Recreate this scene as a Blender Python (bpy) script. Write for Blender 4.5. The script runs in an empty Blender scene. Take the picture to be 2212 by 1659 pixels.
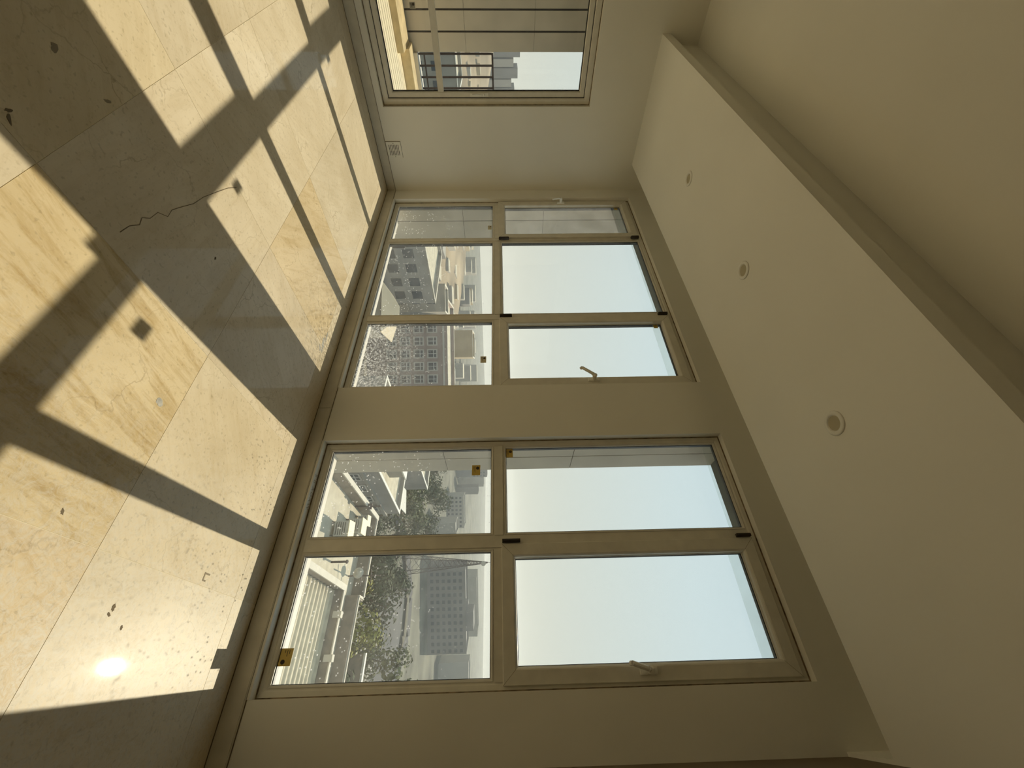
import bpy, math, random
from math import sin, cos, pi, radians, sqrt
from mathutils import Vector, Matrix

random.seed(7)
sc = bpy.context.scene
C = sc.collection

# ------------------------------------------------------------------ camera, sky, sun, exposure
F_PX, YAW, PITCH, ROLL = 879.207, -0.65365, 0.02166, -0.01612
CAM = Vector((4.6808, -2.3895, 1.30))
fwd = Vector((sin(YAW)*cos(PITCH), cos(YAW)*cos(PITCH), sin(PITCH)))
r0 = Vector((cos(YAW), -sin(YAW), 0)); u0 = r0.cross(fwd)
right = r0*cos(ROLL) + u0*sin(ROLL); up = -r0*sin(ROLL) + u0*cos(ROLL)
cam = bpy.data.cameras.new('camera'); cam_o = bpy.data.objects.new('camera', cam); C.objects.link(cam_o)
# the phone was held on its side: the room's "up" points to the right of the picture
m = Matrix.Identity(4)
for i in range(3):
    m[i][0], m[i][1], m[i][2], m[i][3] = up[i], -right[i], -fwd[i], CAM[i]
cam_o.matrix_world = m
cam.sensor_fit = 'HORIZONTAL'; cam.sensor_width = 36; cam.lens = F_PX/2212*36
cam.clip_start = 0.02; cam.clip_end = 5000
sc.camera = cam_o

w = bpy.data.worlds.new('sky'); sc.world = w; w.use_nodes = True
nt = w.node_tree; bg = nt.nodes['Background']
tc = nt.nodes.new('ShaderNodeTexCoord'); sx = nt.nodes.new('ShaderNodeSeparateXYZ'); cr = nt.nodes.new('ShaderNodeValToRGB')
nt.links.new(tc.outputs['Generated'], sx.inputs[0]); nt.links.new(sx.outputs['Z'], cr.inputs[0])
el = cr.color_ramp.elements
el[0].position = 0.0; el[0].color = (.70, .69, .59, 1)
el[1].position = 1.0; el[1].color = (.42, .60, .74, 1)
e = el.new(.12); e.color = (.67, .70, .645, 1)
e = el.new(.38); e.color = (.63, .735, .765, 1)
nt.links.new(cr.outputs[0], bg.inputs[0]); bg.inputs[1].default_value = 1.05

SUN = Vector((-.052, .782, .621))
sun = bpy.data.lights.new('sun', 'SUN'); sun.energy = 5.7; sun.color = (1, .89, .71); sun.angle = radians(.6)
sun_o = bpy.data.objects.new('sun', sun); C.objects.link(sun_o)
sun_o.rotation_euler = SUN.to_track_quat('Z', 'Y').to_euler(); sun_o.location = (0, 20, 16)

vs = sc.view_settings
vs.view_transform = 'Standard'; vs.look = 'None'; vs.exposure = 0.0; vs.gamma = 1.0; vs.use_curve_mapping = False
sc.cycles.max_bounces = 9; sc.cycles.diffuse_bounces = 6; sc.cycles.glossy_bounces = 3; sc.cycles.transparent_max_bounces = 16
sc.cycles.use_adaptive_sampling = True; sc.cycles.adaptive_min_samples = 16; sc.cycles.adaptive_threshold = .08; sc.cycles.caustics_reflective = False
sc.cycles.volume_bounces = 1

# ------------------------------------------------------------------ materials
def mat(name, col, rough=.6, noise=0, nscale=8, bump=0, bscale=60, spec=.4, metal=0):
    M = bpy.data.materials.new(name); M.use_nodes = True
    n = M.node_tree.nodes; L = M.node_tree.links; b = n['Principled BSDF']
    b.inputs['Base Color'].default_value = (*col, 1); b.inputs['Roughness'].default_value = rough
    b.inputs['Specular IOR Level'].default_value = spec; b.inputs['Metallic'].default_value = metal
    if noise or bump:
        g = n.new('ShaderNodeNewGeometry')
    if noise:
        t = n.new('ShaderNodeTexNoise'); t.inputs['Scale'].default_value = nscale; t.inputs['Detail'].default_value = 2
        L.new(g.outputs['Position'], t.inputs['Vector'])
        r = n.new('ShaderNodeValToRGB'); r.color_ramp.elements[0].position = .3; r.color_ramp.elements[1].position = .7
        r.color_ramp.elements[0].color = (*[c*(1-noise) for c in col], 1)
        r.color_ramp.elements[1].color = (*[min(1, c*(1+noise)) for c in col], 1)
        L.new(t.outputs[0], r.inputs[0]); L.new(r.outputs[0], b.inputs['Base Color'])
    if bump:
        t2 = n.new('ShaderNodeTexNoise'); t2.inputs['Scale'].default_value = bscale; t2.inputs['Detail'].default_value = 3
        L.new(g.outputs['Position'], t2.inputs['Vector'])
        bp = n.new('ShaderNodeBump'); bp.inputs['Strength'].default_value = bump; bp.inputs['Distance'].default_value = .01
        L.new(t2.outputs[0], bp.inputs['Height']); L.new(bp.outputs[0], b.inputs['Normal'])
    return M

def tile_material():
    M = bpy.data.materials.new('limestone'); M.use_nodes = True
    n = M.node_tree.nodes; L = M.node_tree.links; b = n['Principled BSDF']
    g = n.new('ShaderNodeNewGeometry'); oi = n.new('ShaderNodeObjectInfo')
    def node(t, **k):
        q = n.new(t)
        for a, v in k.items(): setattr(q, a, v)
        return q
    def mix(a, bb, f, blend='MIX'):
        q = node('ShaderNodeMix', data_type='RGBA', blend_type=blend)
        for sock, v in ((q.inputs[0], f), (q.inputs[6], a), (q.inputs[7], bb)):
            if hasattr(v, 'links'): L.new(v, sock)
            else: sock.default_value = v
        return q.outputs[2]
    def ramp(v, p0, p1, c0=(0, 0, 0, 1), c1=(1, 1, 1, 1)):
        q = node('ShaderNodeValToRGB'); e = q.color_ramp.elements
        e[0].position, e[1].position, e[0].color, e[1].color = p0, p1, c0, c1
        L.new(v, q.inputs[0]); return q.outputs[0]
    # every slab is cut from a different place and turned another way
    rot = node('ShaderNodeVectorRotate', rotation_type='Z_AXIS'); L.new(g.outputs['Position'], rot.inputs['Vector'])
    ma = node('ShaderNodeMath', operation='MULTIPLY'); L.new(oi.outputs['Random'], ma.inputs[0]); ma.inputs[1].default_value = 6.28
    L.new(ma.outputs[0], rot.inputs['Angle'])
    off = node('ShaderNodeVectorMath', operation='ADD'); L.new(rot.outputs[0], off.inputs[0])
    comb = node('ShaderNodeCombineXYZ'); mb = node('ShaderNodeMath', operation='MULTIPLY'); L.new(oi.outputs['Random'], mb.inputs[0]); mb.inputs[1].default_value = 57
    L.new(mb.outputs[0], comb.inputs[0]); L.new(mb.outputs[0], comb.inputs[2]); L.new(comb.outputs[0], off.inputs[1])
    P = off.outputs[0]
    st = node('ShaderNodeMapping'); st.inputs['Scale'].default_value = (1.2, 7, 1); L.new(P, st.inputs['Vector'])
    def noise(v, s, d=6, r=.6, dist=0):
        q = node('ShaderNodeTexNoise'); q.inputs['Scale'].default_value = s; q.inputs['Detail'].default_value = d
        q.inputs['Roughness'].default_value = r; q.inputs['Distortion'].default_value = dist; L.new(v, q.inputs['Vector']); return q.outputs[0]
    cloud = noise(P, 2.2, 3); streak = noise(st.outputs[0], 3.0, 5, .7, .6); fine = noise(P, 38, 3, .75); pits = noise(P, 75, 0, .5)
    base = mix((.60, .52, .385, 1), (.72, .645, .51, 1), ramp(cloud, .3, .7))
    sm = node('ShaderNodeMath', operation='MULTIPLY'); L.new(ramp(streak, .46, .72), sm.inputs[0]); L.new(oi.outputs['Alpha'], sm.inputs[1])
    base = mix(base, (.40, .29, .13, 1), sm.outputs[0])
    base = mix(base, (.42, .34, .21, 1), ramp(fine, .54, .76, (0, 0, 0, 1), (.40, .40, .40, 1)))
    # thin veins
    vo = node('ShaderNodeTexVoronoi', feature='DISTANCE_TO_EDGE'); vo.inputs['Scale'].default_value = 3.1
    wv = node('ShaderNodeVectorMath', operation='ADD'); L.new(P, wv.inputs[0])
    q = node('ShaderNodeTexNoise'); q.inputs['Scale'].default_value = 5; q.inputs['Detail'].default_value = 5; L.new(P, q.inputs['Vector'])
    sc2 = node('ShaderNodeVectorMath', operation='SCALE'); sc2.inputs['Scale'].default_value = .35; L.new(q.outputs[1], sc2.inputs[0])
    L.new(sc2.outputs[0], wv.inputs[1]); L.new(wv.outputs[0], vo.inputs['Vector'])
    vein = ramp(vo.outputs['Distance'], 0, .014, (1, 1, 1, 1), (0, 0, 0, 1))
    vm = node('ShaderNodeMath', operation='MULTIPLY'); L.new(vein, vm.inputs[0]); L.new(ramp(cloud, .45, .62), vm.inputs[1])
    vm2 = node('ShaderNodeMath', operation='MULTIPLY'); L.new(vm.outputs[0], vm2.inputs[0]); vm2.inputs[1].default_value = .45
    base = mix(base, (.28, .21, .12, 1), vm2.outputs[0])
    base = mix(base, (.22, .18, .12, 1), ramp(pits, .70, .80, (0, 0, 0, 1), (.26, .26, .26, 1)))
    base = mix(base, oi.outputs['Color'], 1.0, 'MULTIPLY')
    # building dust, thicker towards the right-hand side where people walked
    dust = ramp(noise(g.outputs['Position'], 22, 6, .8, 2.2), .42, .62)
    sxz = node('ShaderNodeSeparateXYZ'); L.new(g.outputs['Position'], sxz.inputs[0])
    walk = node('ShaderNodeMapRange'); L.new(sxz.outputs[0], walk.inputs[0])
    walk.inputs[1].default_value = 3.6; walk.inputs[2].default_value = 4.6; walk.inputs[3].default_value = .04; walk.inputs[4].default_value = .85
    dm = node('ShaderNodeMath', operation='MULTIPLY'); L.new(dust, dm.inputs[0]); L.new(walk.outputs[0], dm.inputs[1])
    grime = ramp(noise(g.outputs['Position'], 31, 6, .8, 1.5), .52, .70)
    gm = node('ShaderNodeMath', operation='MULTIPLY'); L.new(grime, gm.inputs[0]); L.new(walk.outputs[0], gm.inputs[1])
    gm2 = node('ShaderNodeMath', operation='MULTIPLY'); L.new(gm.outputs[0], gm2.inputs[0]); gm2.inputs[1].default_value = .55
    base = mix(base, (.65, .60, .50, 1), dm.outputs[0])
    base = mix(base, (.36, .31, .22, 1), gm2.outputs[0])
    L.new(base, b.inputs['Base Color'])
    rr = node('ShaderNodeMapRange'); L.new(noise(g.outputs['Position'], 9, 3, .7), rr.inputs[0])
    rr.inputs[3].default_value = .017; rr.inputs[4].default_value = .028; L.new(rr.outputs[0], b.inputs['Coat Roughness'])
    b.inputs['Coat Weight'].default_value = .28; b.inputs['Roughness'].default_value = .30
    b.inputs['Specular IOR Level'].default_value = .025
    return M

def glass_material(name, veil, specks, grime=0):
    """clean pane + a film of plaster dust that catches the sun from behind"""
    M = bpy.data.materials.new(name); M.use_nodes = True
    n = M.node_tree.nodes; L = M.node_tree.links; n.remove(n['Principled BSDF']); out = n['Material Output']
    tr = n.new('ShaderNodeBsdfTransparent'); tr.inputs[0].default_value = (.97, .985, .97, 1)
    gl = n.new('ShaderNodeBsdfGlossy'); gl.inputs['Roughness'].default_value = .02
    lw = n.new('ShaderNodeLayerWeight'); lw.inputs[0].default_value = .5
    pw = n.new('ShaderNodeMath'); pw.operation = 'POWER'; L.new(lw.outputs['Facing'], pw.inputs[0]); pw.inputs[1].default_value = 4.5
    fr = n.new('ShaderNodeMath'); fr.operation = 'MULTIPLY_ADD'; L.new(pw.outputs[0], fr.inputs[0]); fr.inputs[1].default_value = .6; fr.inputs[2].default_value = .02
    m1 = n.new('ShaderNodeMixShader'); L.new(fr.outputs[0], m1.inputs[0]); L.new(tr.outputs[0], m1.inputs[1]); L.new(gl.outputs[0], m1.inputs[2])
    tl = n.new('ShaderNodeBsdfTranslucent'); tl.inputs[0].default_value = (.75, .76, .76, 1)
    df = n.new('ShaderNodeBsdfDiffuse'); df.inputs[0].default_value = (.7, .7, .68, 1)
    m2 = n.new('ShaderNodeMixShader'); m2.inputs[0].default_value = .35; L.new(tl.outputs[0], m2.inputs[1]); L.new(df.outputs[0], m2.inputs[2])
    g = n.new('ShaderNodeNewGeometry')
    def noise(s, d, r=.6):
        q = n.new('ShaderNodeTexNoise'); q.inputs['Scale'].default_value = s; q.inputs['Detail'].default_value = d; q.inputs['Roughness'].default_value = r
        L.new(g.outputs['Position'], q.inputs['Vector']); return q.outputs[0]
    def rng(v, a, b, c, d):
        q = n.new('ShaderNodeMapRange'); L.new(v, q.inputs[0])
        for i, x in enumerate((a, b, c, d)): q.inputs[i+1].default_value = x
        return q.outputs[0]
    def op(o, a, b):
        q = n.new('ShaderNodeMath'); q.operation = o
        for i, x in enumerate((a, b)):
            if hasattr(x, 'links'): L.new(x, q.inputs[i])
            else: q.inputs[i].default_value = x
        return q.outputs[0]
    film = rng(noise(3.2, 3, .7), .35, .7, veil*.5, veil*1.2)
    vor = n.new('ShaderNodeTexVoronoi'); vor.inputs['Scale'].default_value = 42; L.new(g.outputs['Position'], vor.inputs['Vector'])
    dots = rng(vor.outputs['Distance'], .20, .13, 0, 1)
    dots = op('MULTIPLY', dots, rng(noise(9, 2, .7), .46, .56, 0, 1))
    sz = n.new('ShaderNodeSeparateXYZ'); L.new(g.outputs['Position'], sz.inputs[0])
    low = rng(sz.outputs[2], .16, 1.0, 1, .12)
    dots = op('MULTIPLY', op('MULTIPLY', dots, low), specks)
    f = op('ADD', film, dots)
    if grime:
        splash = op('MULTIPLY', rng(noise(60, 3, .8), .48, .62, 0, grime), rng(sz.outputs[2], .18, .65, 1, 0))
        f = op('ADD', f, splash)
    f = op('MINIMUM', f, .9)
    m3 = n.new('ShaderNodeMixShader'); L.new(f, m3.inputs[0]); L.new(m1.outputs[0], m3.inputs[1]); L.new(m2.outputs[0], m3.inputs[2])
    L.new(m3.outputs[0], out.inputs[0])
    return M

M = {
 'wall': mat('wall_paint', (.79, .77, .69), .85, .03, 1.5, 0, 0, .2),
 'ceil': mat('ceiling_paint', (.82, .80, .72), .9, .02, 1.5, 0, 0, .2),
 'base': mat('baseboard_stone', (.62, .58, .48), .55, .06, 10, 0, 0, .3),
 'tile': tile_material(),
 'grout': mat('grout', (.70, .62, .44), .9),
 'wood': mat('dark_brown_panel', (.16, .12, .075), .6, .15, 3),
 'mud': mat('dried_mud', (.26, .21, .14), .9),
 'smear': mat('mortar_smear', (.42, .40, .35), .9, .2, 60),
 'crack': mat('crack', (.16, .12, .07), .9),
 'pvc': mat('window_plastic', (.68, .65, .56), .42, .05, 14, 0, 0, .4),
 'bead': mat('bead_plastic', (.64, .61, .53), .42, .04, 14, 0, 0, .4),
 'seal': mat('rubber_seal', (.012, .012, .011), .7),
 'spacer': mat('glazing_spacer', (.04, .045, .05), .5),
 'mastic': mat('old_mastic', (.20, .15, .09), .9, .5, 30),
 'white': mat('white_plastic', (.80, .78, .70), .35),
 'hinge': mat('dark_hinge', (.05, .04, .03), .5, metal=.3),
 'gold': mat('gold_label', (.60, .43, .10), .5),
 'pale_label': mat('pale_label', (.62, .56, .38), .55),
 'grey_label': mat('grey_label', (.34, .33, .27), .55),
 'ink': mat('label_ink', (.04, .03, .02), .6),
 'lens': mat('downlight_lens', (.45, .40, .27), .5),
 'slot': mat('grille_slot', (.03, .025, .015), .8),
 'clad': mat('cladding_stone', (.53, .48, .40), .65, .08, 3, .04, 50),
 'clad_core': mat('joint_backing', (.05, .045, .045), .9),  # near-black backing that shows through the open joints
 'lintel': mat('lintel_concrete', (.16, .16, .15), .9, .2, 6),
 'deck': mat('deck_stone', (.74, .66, .48), .7, .06, 20),
 'kerb': mat('kerb_travertine', (.60, .48, .28), .75, .15, 9),
 'coping': mat('white_coping', (.62, .59, .52), .7, .05, 4),
 'rail': mat('railing_paint', (.05, .035, .035), .5),
 'g_low': glass_material('dusty_glass', .042, .75),
 'g_splash': glass_material('splashed_glass', .05, .85, .4),
 'g_up': glass_material('clear_glass', .012, .05),
 'g_film': glass_material('filmed_glass', .09, .3, 0),
 'g_band': glass_material('spacer_reflection', .10, 0),  # dust shader reused for the painted reflection along the upper panes
 'g_side': glass_material('side_glass', .015, .05),
 # outside
 'roof': mat('roof_membrane', (.46, .41, .31), .9, .14, .9),
 'sheet': mat('corrugated_sheet', (.50, .43, .30), .75, .14, 1.6),
 'parapet': mat('parapet_render', (.27, .23, .18), .9, .18, 1.5),
 'roofcop': mat('roof_coping', (.55, .50, .41), .85, .08, 1),
 'cooler': mat('cooler_metal', (.42, .40, .34), .6, .15, 3),
 'cooler_top': mat('cooler_lid', (.70, .62, .42), .6),
 'iron': mat('rusty_iron', (.10, .08, .07), .7),
 'brick': mat('pink_brick', (.30, .235, .205), .9, .12, .6),
 'grey_fac': mat('grey_facade', (.30, .28, .25), .9, .10, .4),
 'stone_fac': mat('stone_facade', (.30, .28, .24), .9, .08, .4),
 'tan_fac': mat('tan_facade', (.38, .31, .20), .9, .08, .3),
 'surround': mat('window_surround', (.47, .44, .39), .9),
 'pane': mat('far_window_glass', (.07, .08, .09), .25),
 'win_bar': mat('far_window_frame', (.62, .60, .56), .7),
 'hip': mat('tan_roof_sheet', (.46, .38, .26), .8, .04, .5),
 'ground': mat('valley_ground', (.12, .115, .085), 1, .45, .05),
 'sand': mat('sandy_hill', (.27, .21, .135), 1, .35, .03),
 'road': mat('asphalt', (.045, .045, .048), .9),
 'lot': mat('dark_yard', (.075, .075, .075), .95, .12, .1),
 'leaf_y': mat('yellow_green_leaves', (.22, .21, .045), .9, .3, 1.2),
 'leaf_d': mat('dark_green_leaves', (.062, .075, .034), .9, .3, 1.0),
 'leaf_m': mat('dull_green_leaves', (.13, .135, .06), .9, .3, 1.0),
 'bark': mat('bark', (.10, .075, .05), .9),
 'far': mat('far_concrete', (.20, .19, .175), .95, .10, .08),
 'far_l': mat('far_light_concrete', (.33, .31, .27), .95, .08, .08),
}

# ------------------------------------------------------------------ mesh helpers
class MB:
    def __init__(s): s.v = []; s.f = []
    def quad(s, *p):
        i = len(s.v); s.v += [tuple(q) for q in p]; s.f.append(tuple(range(i, i+len(p)))); return s
    def box(s, x0, x1, y0, y1, z0, z1):
        i = len(s.v)
        s.v += [(x0, y0, z0), (x1, y0, z0), (x1, y1, z0), (x0, y1, z0), (x0, y0, z1), (x1, y0, z1), (x1, y1, z1), (x0, y1, z1)]
        s.f += [tuple(i+k for k in q) for q in ((0, 3, 2, 1), (4, 5, 6, 7), (0, 1, 5, 4), (1, 2, 6, 5), (2, 3, 7, 6), (3, 0, 4, 7))]
        return s
    def bar(s, a, b, r, n=4):
        """square or round bar from a to b"""
        a, b = Vector(a), Vector(b); d = (b-a).normalized()
        h = Vector((0, 0, 1)) if abs(d.z) < .9 else Vector((1, 0, 0))
        e1 = d.cross(h).normalized(); e2 = d.cross(e1); i = len(s.v)
        for p in (a, b):
            for k in range(n):
                t = 2*pi*(k+.5)/n; s.v.append(tuple(p + e1*cos(t)*r + e2*sin(t)*r))
        for k in range(n): s.f.append((i+k, i+(k+1) % n, i+n+(k+1) % n, i+n+k))
        s.f += [tuple(i+k for k in reversed(range(n))), tuple(i+n+k for k in range(n))]
        return s
    def lathe(s, prof, c, axis='z', n=28):
        i = len(s.v); m_ = len(prof)
        for (r, h) in prof:
            for k in range(n):
                t = 2*pi*k/n; p = (r*cos(t), r*sin(t), h)
                if axis == 'y': p = (p[0], p[2], p[1])
                if axis == 'x': p = (p[2], p[0], p[1])
                s.v.append((c[0]+p[0], c[1]+p[1], c[2]+p[2]))
        for j in range(m_-1):
            for k in range(n): s.f.append((i+j*n+k, i+j*n+(k+1) % n, i+(j+1)*n+(k+1) % n, i+(j+1)*n+k))
        s.f += [tuple(i+k for k in range(n)), tuple(i+(m_-1)*n+k for k in range(n))]
        return s
    def ring(s, a0, a1, z0, z1, prof, axis='y'):
        """mitred rectangular frame; prof = closed list of (inset, depth)"""
        i = len(s.v); m_ = len(prof)
        for (ins, d) in prof:
            for (a, z) in ((a0+ins, z0+ins), (a1-ins, z0+ins), (a1-ins, z1-ins), (a0+ins, z1-ins)):
                s.v.append((a, d, z) if axis == 'y' else (d, a, z))
        for j in range(m_):
            j2 = (j+1) % m_
            for k in range(4): s.f.append((i+j*4+k, i+j*4+(k+1) % 4, i+j2*4+(k+1) % 4, i+j2*4+k))
        return s
    def build(s, name, mt, parent=None, smooth=False, bevel=0):
        me = bpy.data.meshes.new(name); me.from_pydata(s.v, [], s.f); me.update()
        import bmesh
        bm = bmesh.new(); bm.from_mesh(me); bmesh.ops.recalc_face_normals(bm, faces=bm.faces)
        if bevel: bmesh.ops.bevel(bm, geom=list(bm.edges), offset=bevel, segments=2, affect='EDGES', profile=.5)
        bm.to_mesh(me); bm.free()
        if smooth:
            for p in me.polygons: p.use_smooth = True
        o = bpy.data.objects.new(name, me); C.objects.link(o)
        if mt: me.materials.append(M[mt] if isinstance(mt, str) else mt)
        if parent: o.parent = parent
        return o

def tag(o, label=None, cat=None, group=None, kind=None):
    if label: o['label'] = label
    if cat: o['category'] = cat
    if group: o['group'] = group
    if kind: o['kind'] = kind
    return o
def empty(name, loc=(0, 0, 0), rz=0):
    o = bpy.data.objects.new(name, None); C.objects.link(o); o.location = loc; o.rotation_euler = (0, 0, rz); o.empty_display_size = .1
    return o
def copy_of(src, name=None, parent=None, loc=None, scale=None):
    o = src.copy(); C.objects.link(o)
    o.parent = parent
    if loc is not None: o.location = loc
    if scale is not None: o.scale = scale
    return o
def struct(o, label=None): return tag(o, label, kind='structure')

# ------------------------------------------------------------------ room shell
ZC, ZS, XR, YB = 3.13, 2.781, 4.93, -7.2          # ceiling, soffit, right wall, back wall
W1 = (.19, 2.86); W2 = (3.30, 4.664); WZ0, WZ1 = .105, 2.772
LY0, LY1, LZ0, LZ1 = -3.25, -.842, .150, 2.215      # opening in the left wall

fl = struct(MB().box(-.15, XR+.1, YB-.1, .04, -.12, -.0009).build('floor', 'grout'), 'limestone tiled floor with patches of sunlight')
tile_me = MB().box(0, 1, 0, 1, -.02, 0).build('floor_tile', 'tile', fl)
gx = [0] + [.195+.816*k for k in range(6)] + [XR]
gy = [0] + [-.21-.82*k for k in range(9)] + [YB]
tints = {(2.64, -.21): (.95, .91, .84, .25), (1.83, -.21): (.93, .85, .70, .5), (3.46, -1.03): (.98, .90, .72, .82), (4.275, -1.03): (.94, .85, .70, .55),
         (3.46, -.21): (.99, .95, .86), (4.275, -.21): (1.02, 1.0, .95), (2.64, -1.03): (.97, .94, .88), (2.64, -1.85): (.93, .88, .76)}
tiles = {}
first = True
rt = random.Random(3)
for i in range(len(gx)-1):
    for j in range(len(gy)-1):
        o = tile_me if first else copy_of(tile_me, parent=fl); first = False
        a = .0009
        o.location = (gx[i]+a, gy[j+1]+a, 0); o.scale = (gx[i+1]-gx[i]-2*a, gy[j]-gy[j+1]-2*a, 1)
        t = None
        for (tx, ty), c in tints.items():
            if abs(tx-gx[i]) < .05 and abs(ty-gy[j]) < .05: t = c
        if t is None:
            s = rt.uniform(.92, 1.02); t = (s, s*.975, s*.92)
        o.color = t if len(t) == 4 else (*t, .22); tiles[(i, j)] = o
# the crack that runs across the slab between the two sun patches
ck = MB()
pts = [(2.655, -1.375), (2.72, -1.405), (2.80, -1.43), (2.91, -1.462), (2.99, -1.475), (3.06, -1.50), (3.12, -1.52), (3.16, -1.515), (3.19, -1.55), (3.24, -1.555), (3.27, -1.575), (3.30, -1.565), (3.34, -1.585), (3.39, -1.592)]
for (a, b) in zip(pts[:-1], pts[1:]):
    d = Vector((b[0]-a[0], b[1]-a[1], 0)).normalized(); nn = Vector((-d.y, d.x, 0))*.0013
    ck.quad((a[0]-nn.x, a[1]-nn.y, .0006), (b[0]-nn.x, b[1]-nn.y, .0006), (b[0]+nn.x, b[1]+nn.y, .0006), (a[0]+nn.x, a[1]+nn.y, .0006))
tag(ck.build('crack', 'crack', fl), 'thin jagged crack across a floor slab')

# drips, scuffs and mortar smears left by the builders
def stain(x, y, rx, ry, m_, seed, ang=0, z=.0005):
    r_ = random.Random(seed); B = MB(); P = []
    for k in range(14):
        t = 2*pi*k/14; q = r_.uniform(.55, 1.1); a, c = rx*q*cos(t), ry*q*sin(t)
        P.append((x+a*cos(ang)-c*sin(ang), y+a*sin(ang)+c*cos(ang), z))
    return B.quad(*P).build('stain', m_, fl)
for k, (x, y, rx, ry, m_, a) in enumerate(((3.067, -1.258, .010, .007, 'crack', 0), (4.415, -.863, .014, .008, 'crack', .6), (4.436, -.866, .010, .005, 'crack', .9), (3.137, -2.033, .022, .012, 'mud', .4), (3.431, -1.949, .016, .006, 'crack', .9), (3.415, -1.965, .014, .005, 'crack', -.4),
        (4.217, -1.203, .011, .006, 'crack', .5), (2.62, -.215, .075, .020, 'smear', .25), (2.54, -.200, .060, .010, 'smear', .1), (2.68, -.235, .030, .016, 'smear', .8), (3.766, -1.115, .020, .016, 'smear', .3), (4.465, -.791, .009, .006, 'crack', .2), (3.077, -1.878, .018, .006, 'mud', -.5))):
    stain(x, y, rx, ry, m_, 70+k, a)
tag(MB().box(4.222, 4.256, -.489, -.482, .0002, .0006).box(4.222, 4.229, -.482, -.452, .0002, .0006).box(4.250, 4.256, -.482, -.466, .0002, .0006).build('stain', 'mud', fl), 'dark bracket shaped mark')

def front_wall():
    b = MB(); xs = [-.2, W1[0], W1[1], W2[0], W2[1], XR+.1]; y0, y1 = 0, .13
    for k in (0, 2, 4): b.box(xs[k], xs[k+1], y0, y1, -.12, ZC)
    for (a, c) in (W1, W2):
        b.box(a, c, y0, y1, -.12, WZ0); b.box(a, c, y0, y1, WZ1, ZC)
    return b.build('wall_front', 'wall')
struct(front_wall(), 'cream painted window wall')
b = MB(); b.box(-.2, 0, YB, LY0, -.12, ZC).box(-.2, 0, LY1, 0, -.12, ZC).box(-.2, 0, LY0, LY1, -.12, LZ0).box(-.2, 0, LY0, LY1, LZ1, ZC)
struct(b.build('wall_left', 'wall'), 'cream painted side wall with sliding window')
struct(MB().box(XR, XR+.1, YB, -2.6, -.12, ZC).build('wall_right', 'wood'), 'unseen wall beside the camera, browned to cut bounce light')  # out of view; dark finish invented to absorb bounce light
struct(MB().box(XR, XR+.1, -2.6, 0, -.12, ZC).build('wall_right_front', 'wood'), 'tall dark brown panel at the right edge')  # front stretch of the right wall, finish darkened to absorb bounce light
struct(MB().box(-.2, XR+.1, YB-.1, YB, -.12, ZC).build('wall_back', 'wall'), 'cream painted back wall')
struct(MB().box(-.3, XR+.2, YB-.2, .6, ZC, ZC+.2).build('ceiling', 'ceil'), 'plain cream ceiling')
# dropped soffit with a curtain slot in front and a lighting cove lip behind
YF, YK, YL = -.274, -1.331, -1.412
b = MB(); b.box(0, 4.915, YK, YF, ZS, ZC).box(0, 4.915, YL, YK, ZS, ZS+.078).box(4.915, XR, YL, 0, ZS, ZC)
struct(b.build('trim_1', 'ceil'), 'dropped ceiling band with cove lip and three downlights')
# baseboards
bb = struct(empty('baseboard_front'), 'low stone baseboard under the windows')
def board(x0, x1, y0, y1, name, parent, axis):
    t = .012; h = .091; B = MB()
    if axis == 'x':
        B.box(x0, x1, -t, 0, 0, h-.004).box(x0, x1, -t+.003, 0, h-.004, h)
    else:
        B.box(0, t, y0, y1, 0, h-.004).box(0, t-.003, y0, y1, h-.004, h)
    o = B.build(name, 'base', parent)
    B = MB()
    if axis == 'x': B.box(x0, x1, -t-.0025, -t+.001, 0.0002, .0035).box(x0, x1, -.0035, -.0002, h, h+.003)
    else: B.box(t-.001, t+.0025, y0, y1, .0002, .0035).box(.0002, .0035, y0, y1, h, h+.003)
    B.build('joint_line', 'crack', o)
    return o
board(.012, 3.043, 0, 0, 'board', bb, 'x'); board(3.046, XR, 0, 0, 'board', bb, 'x')
struct(board(0, 0, YB, -.0005, 'baseboard_left', None, 'y'), 'low stone baseboard on the side wall')
struct(MB().box(XR-.012, XR, YB, -.013, 0, .091).build('baseboard_right', 'base'), 'low stone baseboard on the right wall')
struct(MB().box(.013, XR-.013, YB, YB+.012, 0, .091).build('baseboard_back', 'base'), 'low stone baseboard on the back wall')

# ------------------------------------------------------------------ windows
FY, SY, GY = .050, .030, .068                         # frame face, sash face, glass
OUTER = [(0, FY), (.026, FY), (.032, FY+.004), (.040, FY+.006), (.040, .105), (0, .105)]
BEAD = [(0, FY+.004), (.004, FY+.002), (.013, GY-.010), (.015, GY-.002), (0, GY-.001)]
SPACER = [(.009, GY+.006), (.013, GY+.006), (.013, GY+.030), (.009, GY+.030)]
SEAL = [(.0145, GY-.003), (.0175, GY-.002), (.0175, GY-.0005), (.0145, GY-.0005)]
def glazed(parent, x0, x1, z0, z1, g, dy=0):
    sh = lambda p: [(i, y+dy) for (i, y) in p]
    MB().ring(x0, x1, z0, z1, sh(BEAD)).build('glazing_bead', 'bead', parent)
    MB().ring(x0, x1, z0, z1, sh(SEAL)).build('rubber_seal', 'seal', parent)
    MB().ring(x0, x1, z0, z1, sh(SPACER)).build('spacer_bar', 'spacer', parent)
    if z1 > 2:
        MB().box(x0+.016, x1-.016, GY+.008+dy, GY+.0085+dy, z1-.085, z1-.014).build('spacer_reflection', 'g_band', parent)  # pale translucent band painting in the double glazing's reflection
    return MB().box(x0+.004, x1-.004, GY+dy, GY+.004+dy, z0+.004, z1-.004).build('pane', g, parent)
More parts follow.
